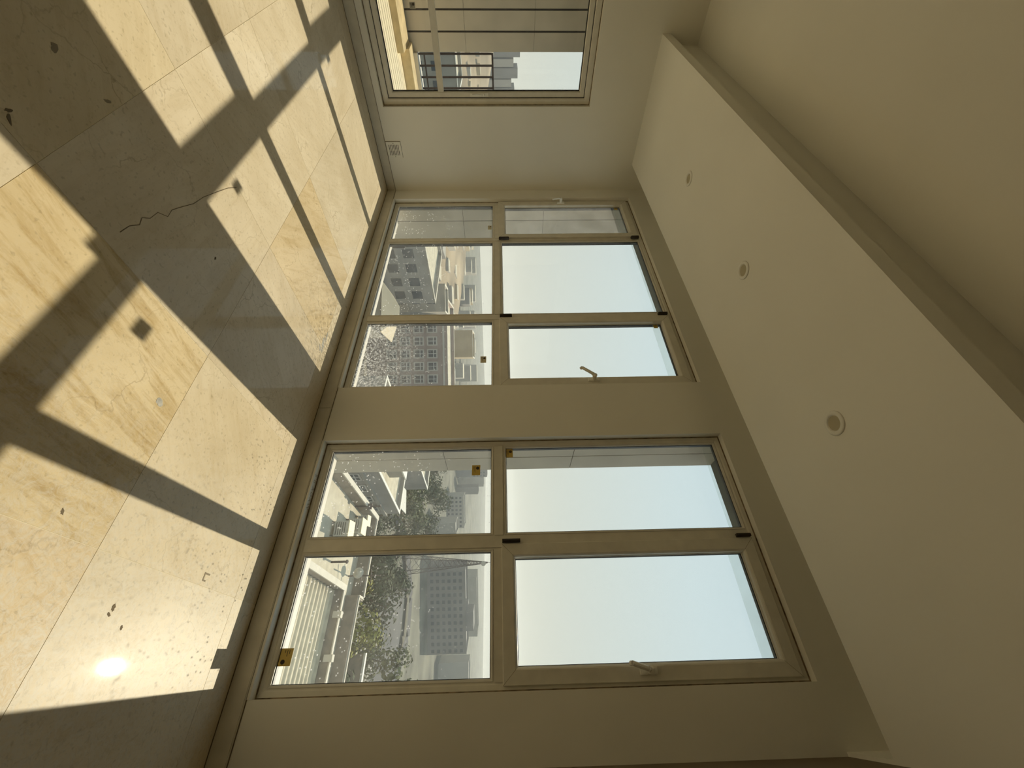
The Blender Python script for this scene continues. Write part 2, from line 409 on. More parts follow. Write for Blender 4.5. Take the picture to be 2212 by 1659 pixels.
def lever(parent, x, z, y, tip):
    """white lever handle: rosette, neck and cranked lever"""
    h = empty('handle'); h.parent = parent
    B = MB(); B.box(x-.017, x+.017, y-.011, y, z-.042, z+.042).box(x-.012, x+.012, y-.014, y-.011, z-.036, z+.036)
    B.lathe([(.015, 0), (.015, -.040), (.017, -.043), (.017, -.054), (.006, -.060)], (x, y-.008, z), 'y', 16)
    t = Vector(tip); a = Vector((x, y-.052, z)); k = a.lerp(t, .18) + Vector((0, -.008, 0))
    B.bar(a, k, .013, 10).bar(k, t, .0115, 10).bar(t, t+Vector((0, .012, -.008)), .0115, 10)
    o = B.build('handle', 'white', parent, False, 0); bpy.data.objects.remove(h)
    tag(o, 'white lever handle'); return o
def hinge(parent, x, z0, z1):
    B = MB(); B.box(x-.009, x+.009, SY-.012, SY+.01, z0, z1).bar((x, SY-.014, z0+.004), (x, SY-.014, z1-.004), .007, 8)
    tag(B.build('hinge', 'hinge', parent), 'dark metal hinge')
def casement(parent, x0, x1, z0, z1, g, hinge_x, handle_x, tip):
    s = empty('casement_sash'); s.parent = parent
    prof = [(0, SY+.002), (.003, SY), (.060, SY), (.066, SY+.003), (.072, SY+.010), (.072, .085), (.0, .085)]
    MB().ring(x0, x1, z0, z1, prof).build('sash_frame', 'pvc', s)
    # fine mitre seams at the corners
    B = MB()
    for (cx, cz, dx, dz) in ((x0, z0, 1, 1), (x1, z0, -1, 1), (x1, z1, -1, -1), (x0, z1, 1, -1)):
        a = Vector((cx, SY-.0004, cz)); e_ = Vector((cx+.066*dx, SY-.0004, cz+.066*dz)); n_ = Vector((dz*dx*-.0005, 0, .0005))
        B.quad(a-n_, e_-n_, e_+n_, a+n_)
    B.build('mitre_seam', 'mastic', s)
    glazed(s, x0+.062, x1-.062, z0+.062, z1-.062, g, .004)
    hinge(s, hinge_x, z0+.004, z0+.108); hinge(s, hinge_x, z1-.085, z1-.004)
    lever(s, handle_x, 1.985, SY, tip)
    return s
def frame_bar(parent, name, x0, x1, z0, z1):
    B = MB()
    if x1-x0 < z1-z0:
        B.box(x0+.008, x1-.008, FY, .105, z0, z1).box(x0, x1, FY+.006, .105, z0, z1)
    else:
        B.box(x0, x1, FY, .105, z0+.008, z1-.008).box(x0, x1, FY+.006, .105, z0, z1)
    return B.build(name, 'pvc', parent)
TZ0, TZ1 = 1.228, 1.296
def outer_frame(win, x0, x1):
    MB().ring(x0, x1, WZ0, WZ1, OUTER).build('frame', 'pvc', win)
    # crumbly mastic line between plaster and frame
    MB().ring(x0+.0005, x1-.0005, WZ0+.0005, WZ1-.0005, [(0, FY-.006), (.005, FY-.001), (.005, FY+.0005), (0, FY+.0005)]).build('mastic_joint', 'mastic', win)
    MB().box(x0, x1, -.004, FY, WZ0-.013, WZ0-.0005).build('sill', 'wall', win)

win1 = struct(empty('window_1'), 'three-bay white window at the far end of the front wall')
outer_frame(win1, *W1)
mA, mB_ = (.893, .953), (2.044, 2.118)
i0, i1, zb, zt = W1[0]+.038, W1[1]-.038, WZ0+.038, WZ1-.038
for (a, c) in (mA, mB_): frame_bar(win1, 'mullion', a, c, zb, zt)
for (a, c) in ((i0, mA[0]), (mA[1], mB_[0]), (mB_[1], i1)): frame_bar(win1, 'transom', a, c, TZ0, TZ1)
glazed(win1, i0, mA[0], zb, TZ0, 'g_low'); glazed(win1, mA[1], mB_[0], zb, TZ0, 'g_low'); glazed(win1, mB_[1], i1, zb, TZ0, 'g_splash')
glazed(win1, mA[1], mB_[0], TZ1, zt, 'g_up')
casement(win1, W1[0]+.016, .915, 1.276, 2.735, 'g_film', .935, .245, (.262, SY-.062, 1.90))
casement(win1, 2.103, W1[1]-.022, 1.276, 2.735, 'g_up', 2.086, 2.800, (2.735, SY-.070, 1.895))

win2 = struct(empty('window_2'), 'two-bay white window at the near end of the front wall')
outer_frame(win2, *W2)
mC = (3.928, 4.006); j0, j1 = W2[0]+.038, W2[1]-.038
frame_bar(win2, 'mullion', mC[0], mC[1], zb, zt)
for (a, c) in ((j0, mC[0]), (mC[1], j1)): frame_bar(win2, 'transom', a, c, TZ0, TZ1)
glazed(win2, j0, mC[0], zb, TZ0, 'g_low'); glazed(win2, mC[1], j1, zb, TZ0, 'g_low'); glazed(win2, j0, mC[0], TZ1, zt, 'g_up')
casement(win2, 3.984, 4.643, 1.276, 2.735, 'g_up', 3.969, 4.600, (4.572, SY-.072, 1.898))

# left wall: sliding window, frame set back in the opening
win3 = struct(empty('window_3'), 'white sliding window in the left wall above the balcony')
A3 = [(0, -.045), (.05, -.045), (.058, -.052), (.058, -.125), (0, -.125)]
MB().ring(LY0, LY1, LZ0, LZ1, A3, 'x').build('frame', 'pvc', win3)
MB().ring(LY0+.0005, LY1-.0005, LZ0+.0005, LZ1-.0005, [(0, -.037), (.006, -.044), (.006, -.0455), (0, -.0455)], 'x').build('mastic_joint', 'mastic', win3)
MB().ring(LY0+.056, LY1-.056, LZ0+.056, LZ1-.056, [(0, -.055), (.006, -.055), (.006, -.12), (0, -.12)], 'x').build('track_gap', 'seal', win3)
sy0, sy1, sz0, sz1 = -2.02, LY1-.062, LZ0+.062, LZ1-.062
S3 = [(0, -.060), (.004, -.057), (.042, -.057), (.050, -.066), (.050, -.100), (0, -.100)]
for (p, q, dx, hh) in ((sy0, sy1, 0, True), (LY0+.062, sy0+.03, -.012, False)):
    s = empty('sliding_sash'); s.parent = win3
    mv = lambda P: [(i_, d+dx) for (i_, d) in P]
    MB().ring(p, q, sz0, sz1, mv(S3), 'x').build('sash_frame', 'pvc', s)
    MB().ring(p+.046, q-.046, sz0+.046, sz1-.046, mv([(0, -.072), (.010, -.072), (.010, -.092), (0, -.092)]), 'x').build('rubber_seal', 'seal', s)
    MB().box(-.084+dx, -.080+dx, p+.048, q-.048, sz0+.048, sz1-.048).build('pane', 'g_side', s)
    MB().box(-.079+dx, -.056+dx, p+.048, q-.048, .705, .762).build('glazing_bar', 'pvc', s)
    if hh:
        B = MB(); B.box(-.057, -.049, q-.040, q-.010, 1.02, 1.20).box(-.049, -.034, q-.034, q-.016, 1.04, 1.13)
        B.lathe([(.011, 0), (.011, .014), (.004, .018)], (-.049, q-.025, 1.155), 'x', 12)
        tag(B.build('handle', 'white', s, bevel=0), 'white latch handle')

# ------------------------------------------------------------------ fittings
def downlight(x, label):
    d = empty('downlight', (x, -.848, ZS)); tag(d, label, 'downlight', 'round downlights in the dropped ceiling band')
    R_ = .056
    MB().lathe([(R_, -.0005), (R_, -.004), (R_-.004, -.007), (.040, -.009), (.036, -.006), (.034, -.001)], (0, 0, 0)).build('trim_ring', 'white', d, True)
    MB().lathe([(.0335, -.0015), (.0335, -.003), (.02, -.0025)], (0, 0, 0)).build('lens', 'lens', d)
downlight(1.502, 'small round white downlight farthest from the camera, nearest the corner')
downlight(2.654, 'middle one of the three round white downlights')
downlight(3.750, 'round white downlight nearest the camera, largest of the three')

v = empty('vent_grille', (0, -.445, .175)); tag(v, 'white slotted vent grille low on the side wall above the baseboard', 'vent')
MB().box(0.0002, .003, -.0822, .0815, -.0785, .0785).build('plate_shadow', 'mastic', v)  # dark border painted as the plate's shadow on the wall, not mastic
MB().box(0.0025, .009, -.080, .080, -.0765, .0765).build('plate', 'white', v, bevel=.0015)
for k in range(7):
    for (a, c) in ((-.052, -.002), (.004, .054)):
        z = -.048+k*.016; MB().box(.0082, .0094, a, c, z-.0028, z+.0028).build('slot', 'slot', v)
for yy in (-.066, .068):
    MB().lathe([(.004, 0), (.004, .0012), (.002, .0016)], (.0086, yy, 0), 'x', 10).build('screw', 'slot', v)

def sticker(x, y, z, wd, ht, m_, label, axis='y', tall=False):
    o = empty('sticker', (x, y, z)); tag(o, label, 'sticker', 'glazing stickers on the window panes')
    def pl(a0, a1, z0, z1, d):
        return MB().box(a0, a1, d-.0004, d, z0, z1) if axis == 'y' else MB().box(-d, -d+.0004, a0, a1, z0, z1)
    pl(-wd/2, wd/2, -ht/2, ht/2, 0).build('backing', m_, o)
    if tall:
        MB().lathe([(ht*.16, 0), (ht*.16, -.0003), (ht*.09, -.0004)], (wd*.27, -.0005, -ht*.12), 'y', 16).build('emblem', 'ink', o)
        for k, l in enumerate((.16, .26, .12)): pl(-wd*.40, -wd*.40+wd*l*1.4, ht*(.22-.16*k), ht*(.26-.16*k), -.0006).build('printed_line', 'ink', o)
    else:
        c = (-wd*.20, -.0005, ht*.18) if axis == 'y' else (.0005, -wd*.2, ht*.18)
        MB().lathe([(ht*.2, 0), (ht*.2, -.0003 if axis == 'y' else .0003), (ht*.1, -.0004 if axis == 'y' else .0004)], c, axis, 16).build('emblem', 'ink', o)
        for k, l in enumerate((.62, .5, .3)): pl(-wd*.38, -wd*.38+wd*l, ht*(-.12-.12*k), ht*(-.09-.12*k), -.0006).build('printed_line', 'ink', o)
gy = GY-.0003
sticker(3.504, gy, 1.114, .072, .054, 'gold', 'gold sticker high in the lower left pane of the near window')
sticker(3.386, gy, 1.332, .060, .050, 'gold', 'gold sticker in the bottom corner of the upper left pane of the near window')
sticker(4.498, gy, .188, .075, .066, 'gold', 'large gold sticker low in the lower right pane of the near window', tall=True)
sticker(2.549, gy, 1.145, .068, .046, 'pale_label', 'pale yellow sticker in the lower right pane of the far window')
sticker(.672, gy, 1.183, .075, .040, 'pale_label', 'faint pale sticker in the lower left pane beside the corner')
sticker(2.192, gy+.004, 2.614, .055, .036, 'gold', 'gold sticker in the top corner of the far window\'s right casement')
sticker(.300, gy+.004, 2.614, .055, .040, 'gold', 'tan sticker in the top corner of the casement beside the corner')
sticker(-.0795, -1.580, .567, .045, .048, 'grey_label', 'greyish sticker on the left wall\'s sliding window pane', 'x')

# worn transfer lettering left on the bottom bead of the near window
tx = bpy.data.curves.new('frame_lettering', 'FONT'); tx.body = "S'B ADAW"; tx.size = .042; tx.extrude = .0002; tx.space_character = 1.25
to = bpy.data.objects.new('frame_lettering', tx); C.objects.link(to)
dg = bpy.context.evaluated_depsgraph_get(); me = bpy.data.meshes.new_from_object(to.evaluated_get(dg)); bpy.data.objects.remove(to)
lo = bpy.data.objects.new('lettering', me); C.objects.link(lo); me.materials.clear(); me.materials.append(M['mastic'])
lo.location = (3.53, .012, WZ0-.0002); lo.parent = win2
tag(lo, 'worn dark transfer lettering on the sill')

# ------------------------------------------------------------------ own facade outside
def clad_wall(name, label, core, panels, axis):
    e_ = struct(empty(name), label); MB().box(*core).build('backing_wall', 'clad_core', e_)
    for p in panels: MB().box(*p).build('cladding_panel', 'clad', e_)
    return e_
rows = [(-.12, .858), (.862, 1.805), (1.809, 2.92)]
# pier between the two windows and pier left of the first window; stone on the flanks
for (nm, lab, x0, x1, jy) in (('wall_pier', 'stone clad pier outside between the two front windows', 2.885, 3.275, .333), ('wall_corner_pier', 'stone clad pier outside at the far corner', -.2, .195, .268)):
    P = []
    for (z0, z1) in rows:
        P += [(x1-.004, x1+.006, .132, jy-.004, z0, z1), (x1-.004, x1+.006, jy+.004, .530, z0, z1)]
        if x0 > 0: P += [(x0-.006, x0+.004, .132, jy-.004, z0, z1), (x0-.006, x0+.004, jy+.004, .530, z0, z1)]
        P += [(x0, x1, .528, .536, z0, z1)]
    clad_wall(nm, lab, (x0, x1, .131, .53, -.12, 2.92), P, 'y')
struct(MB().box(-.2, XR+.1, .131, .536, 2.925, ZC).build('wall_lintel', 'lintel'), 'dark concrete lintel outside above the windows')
struct(MB().box(.20, 2.88, .131, .30, -.12, .085).box(3.28, XR, .131, .30, -.12, .085).build('wall_ledge', 'coping'), 'pale stone ledge outside below the windows')

# balcony beyond the left wall
bal = struct(empty('floor_balcony'), 'sunlit balcony of narrow pale stone strips')
MB().box(-2.45, -.2, -4.5, .9, -.2, -.012).build('slab', 'clad_core', bal)
k = 0; x = -.205
pl0 = MB().box(0, 1, 0, 1, -.012, 0).build('strip', 'deck', bal)
while x > -1.95:
    o = pl0 if k == 0 else copy_of(pl0, parent=bal)
    o.location = (x-.118, -4.5, 0); o.scale = (.100, 5.4, 1); k += 1; x -= .118
for (xx, wdt) in ((-2.06, .10), (-2.16, .09)):
    o = copy_of(pl0, parent=bal); o.location = (xx, -.80, 0); o.scale = (wdt, 1.7, 1)
kb = struct(empty('trim_2'), 'tan travertine kerb along the balcony wall')
MB().box(-2.46, -1.965, -4.5, -.80, -.012, .085).build('kerb', 'kerb', kb)
MB().box(-2.62, -2.17, -.795, .9, -.012, .125).build('kerb', 'kerb', kb)
MB().box(-2.66, -2.44, -.685, .9, .125, .178).build('coping', 'coping', kb)
P = []
ys = [-.688, -.909, -1.134, -1.36, -1.585, -1.81, -2.035, -2.26, -2.485, -2.71]
for (a, c) in zip(ys[1:], ys[:-1]):
    for (z0, z1) in [(.08, .855), (.858, 1.802), (1.805, 2.75)]:
        P.append((-2.504, -2.494, a+.011, c-.011 if c < -.69 else c, z0, z1))
clad_wall('wall_balcony', 'grey beige stone panelled wall across the balcony', (-2.75, -2.504, -4.5, -.69, -.2, 3.0), P, 'x')
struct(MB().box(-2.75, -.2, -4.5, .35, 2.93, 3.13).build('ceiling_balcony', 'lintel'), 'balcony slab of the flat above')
rl = empty('balcony_railing', (-2.55, 0, .178)); tag(rl, 'dark iron balcony railing with upright bars', 'railing')
MB().box(-.02, .02, -.66, .9, 1.030, 1.056).build('top_rail', 'rail', rl); MB().box(-.012, .012, -.66, .9, .07, .09).build('bottom_rail', 'rail', rl)
bar0 = None
for k in range(12):
    y = -.655+.137*k
    if bar0 is None: bar0 = MB().box(-.011, .011, -.011, .011, 0, 1.032).build('baluster', 'rail', rl); o = bar0
    else: o = copy_of(bar0, parent=rl)
    o.location = (0, y, 0)

# ------------------------------------------------------------------ the town outside
GZ = -32.0
struct(MB().quad((-900, 20, GZ), (300, 20, GZ), (300, 160, GZ-9), (-900, 160, GZ-9)).quad((-900, 160, GZ-9), (300, 160, GZ-9), (300, 1500, GZ-42), (-900, 1500, GZ-42))
       .quad((-900, -300, GZ), (300, -300, GZ), (300, 20, GZ), (-900, 20, GZ)).build('ground', 'ground'), 'dry hazy valley floor')

def win_grid(b, face, x0, z0, nx, nz, dx, dz, wx, wz, framed=True, skip=()):
    """windows on a facade: face = (origin, along, out); frame part with pane and bars"""
    o, al, ou = (Vector(q) for q in face)
    for i in range(nx):
        for j in range(nz):
            if (i, j) in skip: continue
            c = o + al*(x0+i*dx) + Vector((0, 0, z0+j*dz))
            def pan(aw0, aw1, h0, h1, d0, d1):
                B = MB(); vv = []
                for d in (d0, d1):
                    for (a_, h_) in ((aw0, h0), (aw1, h0), (aw1, h1), (aw0, h1)): vv.append(tuple(c+al*a_+Vector((0, 0, h_))+ou*d))
                B.v = vv; B.f = [(0, 1, 2, 3), (4, 5, 6, 7), (0, 1, 5, 4), (1, 2, 6, 5), (2, 3, 7, 6), (3, 0, 4, 7)]; return B
            if framed:
                f_ = pan(-wx/2-.28, wx/2+.28, -.35, wz+.28, 0, .12).build('window', 'surround', b)
                pan(-wx/2, wx/2, 0, wz, .10, .14).build('pane', 'pane', f_)
                B = pan(-.06, .06, 0, wz, .13, .18); q = pan(-wx/2, wx/2, wz*.62, wz*.70, .13, .18)
                n_ = len(B.v); B.v += q.v; B.f += [tuple(n_+t for t in g_) for g_ in q.f]; B.build('bars', 'win_bar', f_)
            else:
                f_ = pan(-wx/2, wx/2, 0, wz, -.05, .05).build('window', 'pane', b)

def block(name, label, cat, A, ang, wid, dep, z0, z1, m_, group=None, parapet=.7, copm='roofcop', roofm='roof'):
    """building: A = left end of its facade seen from the room, ang = facade direction"""
    b_ = empty(name, (0, 0, 0)); tag(b_, label, cat, group)
    al = Vector((cos(ang), sin(ang), 0)); ou = Vector((al.y, -al.x, 0)); A = Vector((A[0], A[1], 0))
    def prism(a0, a1, d0, d1, h0, h1):
        B = MB(); vv = []
        for h in (h0, h1):
            for (a_, d_) in ((a0, d0), (a1, d0), (a1, d1), (a0, d1)): q = A+al*a_-ou*d_; vv.append((q.x, q.y, h))
        B.v = vv; B.f = [(0, 3, 2, 1), (4, 5, 6, 7), (0, 1, 5, 4), (1, 2, 6, 5), (2, 3, 7, 6), (3, 0, 4, 7)]; return B
    prism(0, wid, 0, dep, z0, z1).build('walls', m_, b_)
    prism(.3, wid-.3, .3, dep-.3, z1, z1+.06).build('roof', roofm, b_)
    if parapet:
        B = None
        for q in ((0, wid, 0, .3), (0, wid, dep-.3, dep), (0, .3, .3, dep-.3), (wid-.3, wid, .3, dep-.3)):
            p_ = prism(*q, z1, z1+parapet)
            if B is None: B = p_
            else: n_ = len(B.v); B.v += p_.v; B.f += [tuple(n_+t for t in g_) for g_ in p_.f]
        B.build('parapet', m_, b_)
        B = None
        for q in ((-.1, wid+.1, -.1, .35), (-.1, wid+.1, dep-.35, dep+.1), (-.1, .35, .3, dep-.3), (wid-.35, wid+.1, .3, dep-.3)):
            p_ = prism(*q, z1+parapet, z1+parapet+.1)
            if B is None: B = p_
            else: n_ = len(B.v); B.v += p_.v; B.f += [tuple(n_+t for t in g_) for g_ in p_.f]
        B.build('coping', copm, b_)
    return b_, A, al, ou, prism

# nearest neighbour: flat roof with parapets, corrugated sheet roof, coolers and aerials
RZ = -14.0
nb = empty('neighbour_building', (0, 30, GZ)); tag(nb, 'neighbouring building with cream flat roof and brown parapets just below the near window', 'building')
def nbp(name, m_, *bx):
    B = MB()
    for q in bx: B.box(q[0], q[1], q[2]-30, q[3]-30, q[4]-GZ, q[5]-GZ)
    return B.build(name, m_, nb)
nbp('walls', 'parapet', (-11.5, 9, 22, 42.2, GZ, RZ))
nbp('flat_roof', 'roof', (-11.4, 9, 22, 42.0, RZ, RZ+.05))
nbp('parapet', 'parapet', (-11.4, -11.1, 22, 42.4, RZ, RZ+1.2)); nbp('coping', 'roofcop', (-11.5, -11.0, 22, 42.5, RZ+1.2, RZ+1.32))
nbp('parapet', 'parapet', (-11.1, -3.3, 42.0, 42.3, RZ, RZ+1.2)); nbp('coping', 'roofcop', (-11.1, -3.2, 42.15, 42.4, RZ+1.2, RZ+1.30))
nbp('parapet', 'parapet', (-3.3, -3.0, 40.9, 42.3, RZ, RZ+1.2), (-3.3, 9, 40.6, 40.9, RZ, RZ+1.2)); nbp('coping', 'roofcop', (-3.2, 9, 40.8, 41.0, RZ+1.2, RZ+1.30), (-3.35, -3.15, 40.8, 42.4, RZ+1.2, RZ+1.3))
nbp('low_wall', 'parapet', (-3.45, -3.15, 24, 37.5, RZ, RZ+.95)); nbp('coping', 'roofcop', (-3.55, -3.05, 24, 37.55, RZ+.95, RZ+1.07))
nbp('low_wall', 'parapet', (-3.15, 9, 37.2, 37.45, RZ, RZ+.95)); nbp('coping', 'roofcop', (-3.15, 9, 37.15, 37.5, RZ+.95, RZ+1.05))
for xx in (-1.2, 1.9): nbp('pilaster', 'roofcop', (xx-.25, xx+.25, 37.05, 37.55, RZ+.5, RZ+1.2))
B = MB(); npts = 60; y0, y1 = 26, 37.1
ny = 15*8
for i in range(ny+1):
    t = i/ny; y = y0+(y1-y0)*t; z = RZ+.12+.10*cos(2*pi*t*15)
    for x in (-3.1, 9): B.v.append((x, y-30, z-GZ))
for i in range(ny): B.f.append((2*i, 2*i+1, 2*i+3, 2*i+2))
B.build('corrugated_roof', 'sheet', nb, True)

def cooler(x, y, rz, s, label):
    o = empty('roof_cooler', (x, y, RZ+.05), rz); tag(o, label, 'air cooler', 'evaporative coolers on the neighbouring roof')
    for (a, c) in ((-.45, -.45), (.45, -.45), (.45, .45), (-.45, .45)): MB().box(a*s-.04, a*s+.04, c*s-.04, c*s+.04, 0, .35).build('leg', 'iron', o)
    MB().box(-.5*s, .5*s, -.5*s, .5*s, .3, .3+1.0*s).build('body', 'cooler', o)
    MB().box(-.56*s, .56*s, -.56*s, .56*s, .3+1.0*s, .36+1.0*s).build('lid', 'cooler_top', o)
    for k in range(5): MB().box(-.42*s, .42*s, -.52*s, -.50*s, .45+.15*k*s, .50+.15*k*s).build('louvre', 'iron', o)
    MB().box(.5*s, .95*s, -.22*s, .22*s, .4, .9*s).build('duct', 'cooler', o)
cooler(-7.4, 34.2, .15, 1.25, 'metal roof cooler closest to the building, cut by the window sill')
cooler(-8.6, 37.2, .1, 1.3, 'metal roof cooler with a bright tan lid, in the middle of the row')
cooler(-9.9, 39.3, .2, .95, 'small metal roof cooler at the far end of the row')
ms = empty('roof_aerial', (-4.9, 40.2, RZ+.05)); tag(ms, 'dark television aerial mast with crossbars on the flat roof', 'aerial')
MB().bar((0, 0, 0), (0, 0, 3.1), .06, 6).build('mast', 'iron', ms)
MB().bar((-.9, 0, 1.2), (.9, 0, 1.3), .045, 4).bar((-.5, -.3, 2.2), (.6, .3, 2.2), .04, 4).build('crossbar', 'iron', ms)
MB().lathe([(.5, .1), (.35, 0), (.1, -.08)], (-.2, -.35, 1.0), 'y', 14).build('dish', 'cooler', ms)
pp = empty('vent_pipe', (-5.0, 35.4, RZ+.05)); tag(pp, 'thin vent pipe standing on the cream flat roof', 'pipe')
MB().bar((0, 0, 0), (0, 0, 1.3), .09, 8).build('pipe', 'iron', pp); MB().lathe([(.17, 0), (.17, .12), (.02, .2)], (0, 0, 1.3), 'z', 10).build('cap', 'iron', pp)
pp = empty('roof_post', (-11.0, 38.2, RZ+.05)); tag(pp, 'dark iron post beside the roof parapet', 'post')
MB().bar((0, 0, 0), (0, 0, 2.6), .08, 6).build('post', 'iron', pp); MB().box(-.3, .3, -.06, .06, 1.3, 1.7).build('bracket', 'iron', pp)

# house behind the flat roof
b_, A, al, ou, pr = block('stepped_house', 'grey stepped house with white roof edges behind the flat roof', 'house', (-20.4, 44), pi/2-.06, 19, 13, GZ, -16.6, 'grey_fac', copm='coping')
win_grid(b_, (A, al, ou), 3.0, -20.6, 5, 1, 3.4, 3.2, 1.5, 1.7, skip=((0, 0),))
win_grid(b_, (A, al, ou), 3.0, -24.4, 5, 1, 3.4, 3.2, 1.5, 1.7)
pr(-.2, 19.2, -.3, .1, -18.4, -17.9).build('cornice', 'stone_fac', b_)
pr(8, 12.5, 3, 9, -16.6, -14.2).build('stair_tower', 'stone_fac', b_); pr(7.7, 12.8, 2.7, 9.3, -14.2, -14.0).build('tower_roof', 'coping', b_)
b_, A, al, ou, pr = block('terraced_house', 'grey house with white parapet beside the dark trees', 'house', (-30.2, 64.5), pi/2-.05, 13, 12, GZ, -15.4, 'grey_fac', copm='coping')
pr(1.5, 6, -1.6, 0, -19, -18.6).build('canopy', 'coping', b_)
cn = empty('tilted_canopy', (-23.6, 67.5, -17.2)); tag(cn, 'pale sheet canopy tilted beside the stepped house', 'canopy')
B = MB(); B.quad((-2.2, -1.5, 0), (2.2, -1.5, .5), (2.2, 1.5, .9), (-2.2, 1.5, .4)); n_ = len(B.v)
B.quad((-2.2, -1.5, -.1), (2.2, -1.5, .4), (2.2, 1.5, .8), (-2.2, 1.5, .3)); B.build('sheet', 'coping', cn)
for (a, c) in ((-2, -1.4), (2, -1.4), (2, 1.4), (-2, 1.4)): MB().bar((a, c, GZ+17.2), (a, c, .3), .12, 6).build('leg', 'iron', cn)

# long pink brick apartment block and its neighbours
b_, A, al, ou, pr = block('brick_apartments', 'pinkish brick apartment block with pale framed windows', 'building', (-73.4, 64.1), math.atan2(.61, .79), 34, 14, GZ, -13.2, 'brick', parapet=.9)
win_grid(b_, (A, al, ou), 1.4, -16.9, 11, 1, 3.1, 3.2, 1.7, 1.9)
win_grid(b_, (A, al, ou), 1.4, -20.2, 11, 1, 3.1, 3.2, 1.7, 1.9)
win_grid(b_, (A, al, ou), 1.4, -23.5, 11, 1, 3.1, 3.2, 1.7, 1.9)
win_grid(b_, (A, al, ou), 1.4, -26.8, 11, 1, 3.1, 3.2, 1.7, 1.9)
pr(0, 34, -.15, 0, -13.4, -13.0).build('string_course', 'surround', b_)
b_, A, al, ou, pr = block('grey_apartments', 'grey apartment block with rows of dark windows behind tan roofs', 'building', (-57.5, 26), pi/2, 26, 16, GZ, -12.6, 'grey_fac')
for r_ in range(4): win_grid(b_, (A, al, ou), 2.2, -16.0-3.3*r_, 8, 1, 3.1, 3.2, 1.8, 1.9, framed=False)
b_, A, al, ou, pr = block('balcony_block', 'grey block end with wide dark balcony openings', 'building', (-71.5, 58.4), math.atan2(.61, .79), 6.5, 5.2, GZ, -12.6, 'stone_fac')
win_grid(b_, (A, al, ou), 3.2, -16.0, 1, 4, 3.2, -3.4, 3.0, 1.9, framed=False)
b_, A, al, ou, pr = block('tan_cube_house', 'plain tan cube house just beyond the brick block', 'house', (-92, 94), math.atan2(.61, .79), 9, 9, GZ-6, -9.4, 'tan_fac')
b_, A, al, ou, pr = block('cream_house', 'cream house with pale gable roof beyond the brick block', 'house', (-78.5, 112), math.atan2(.61, .79), 15, 9, GZ-8, -11.6, 'tan_fac', parapet=0)
win_grid(b_, (A, al, ou), 2.0, -15, 3, 1, 4.0, 3.2, 1.6, 1.6, framed=False)
hw = [A+al*a_-ou*d_ for (a_, d_) in ((-.5, -.5), (15.5, -.5), (15.5, 9.5), (-.5, 9.5))]; rg = [A+al*-.5-ou*4.5, A+al*15.5-ou*4.5]
B = MB(); zz = lambda q, z: (q.x, q.y, z)
B.quad(zz(hw[0], -11.6), zz(hw[1], -11.6), zz(rg[1], -8.9), zz(rg[0], -8.9)); B.quad(zz(hw[2], -11.6), zz(hw[3], -11.6), zz(rg[0], -8.9), zz(rg[1], -8.9))
B.quad(zz(hw[0], -11.6), zz(rg[0], -8.9), zz(hw[3], -11.6)); B.quad(zz(hw[1], -11.6), zz(hw[2], -11.6), zz(rg[1], -8.9)); B.build('gable_roof', 'coping', b_)

def hip_house(x, y, wd, dp, z0, ze, zr, rz, label, name='hip_roof_house'):
    h = empty(name, (x, y, z0), rz); tag(h, label, 'house')
    MB().box(-wd/2, wd/2, -dp/2, dp/2, 0, ze-z0).build('walls', 'stone_fac', h)
    a, c, e_, t = wd/2+.6, dp/2+.6, ze-z0, zr-z0; k = max(0, a-c)
    B = MB(); B.quad((-a, -c, e_), (a, -c, e_), (k, 0, t), (-k, 0, t)); B.quad((a, c, e_), (-a, c, e_), (-k, 0, t), (k, 0, t))
    B.quad((a, -c, e_), (a, c, e_), (k, 0, t)); B.quad((-a, c, e_), (-a, -c, e_), (-k, 0, t)); B.quad((-a, -c, e_-.1), (a, -c, e_-.1), (a, c, e_-.1), (-a, c, e_-.1))
    B.build('hip_roof', 'hip', h)
hip_house(-47.8, 45.5, 7.5, 5.5, GZ, -18.3, -16.2, .5, 'house with a bright tan hipped roof in front of the grey apartments')
hip_house(-40.5, 36.0, 7, 5, GZ, -21.6, -19.6, .7, 'low house with tan hipped roof nearest the building, behind dusty glass')

# trees
def leafy(name, label, x, y, z0, h, r, m_, seed, group=None, n=12, leaves=1500):
    t = empty(name, (x, y, z0)); tag(t, label, 'tree', group)
    rn = random.Random(seed); B = MB(); B.bar((0, 0, 0), (0, 0, h*.6), .22, 6)
    for k in range(4):
        a = k*1.6+rn.random(); B.bar((0, 0, h*(.3+.06*k)), (r*.55*cos(a), r*.55*sin(a), h*(.55+.08*k)), .09, 5)
    B.build('trunk', 'bark', t)
    B = MB()
    for k in range(n):
        a = rn.uniform(0, 6.28); q = r*.62*sqrt(rn.random()); cz = h*(.45+.40*rn.random()); cx, cy = q*cos(a), q*sin(a); rr = r*rn.uniform(.34, .55)
        for l in range(leaves//n):
            u_ = rn.uniform(-1, 1); th = rn.uniform(0, 6.28); s_ = sqrt(1-u_*u_); d = Vector((s_*cos(th), s_*sin(th), u_)); p = Vector((cx, cy, cz))+d*rr*rn.uniform(.55, 1.05)
            e1 = d.cross(Vector((rn.random()-.5, rn.random()-.5, rn.random()-.5))).normalized(); e2 = (d+e1*.3).cross(e1).normalized(); sz = rr*rn.uniform(.07, .15)
            B.quad(p-e1*sz-e2*sz*.6, p+e1*sz-e2*sz*.5, p+e1*sz*.9+e2*sz*.6, p-e1*sz*.8+e2*sz*.7)
    B.build('foliage', m_, t)
leafy('autumn_tree', 'yellow green tree beyond the brown parapet, leftmost of the bright trees', -8.4, 60.5, GZ, 15.5, 4.2, 'leaf_y', 1)
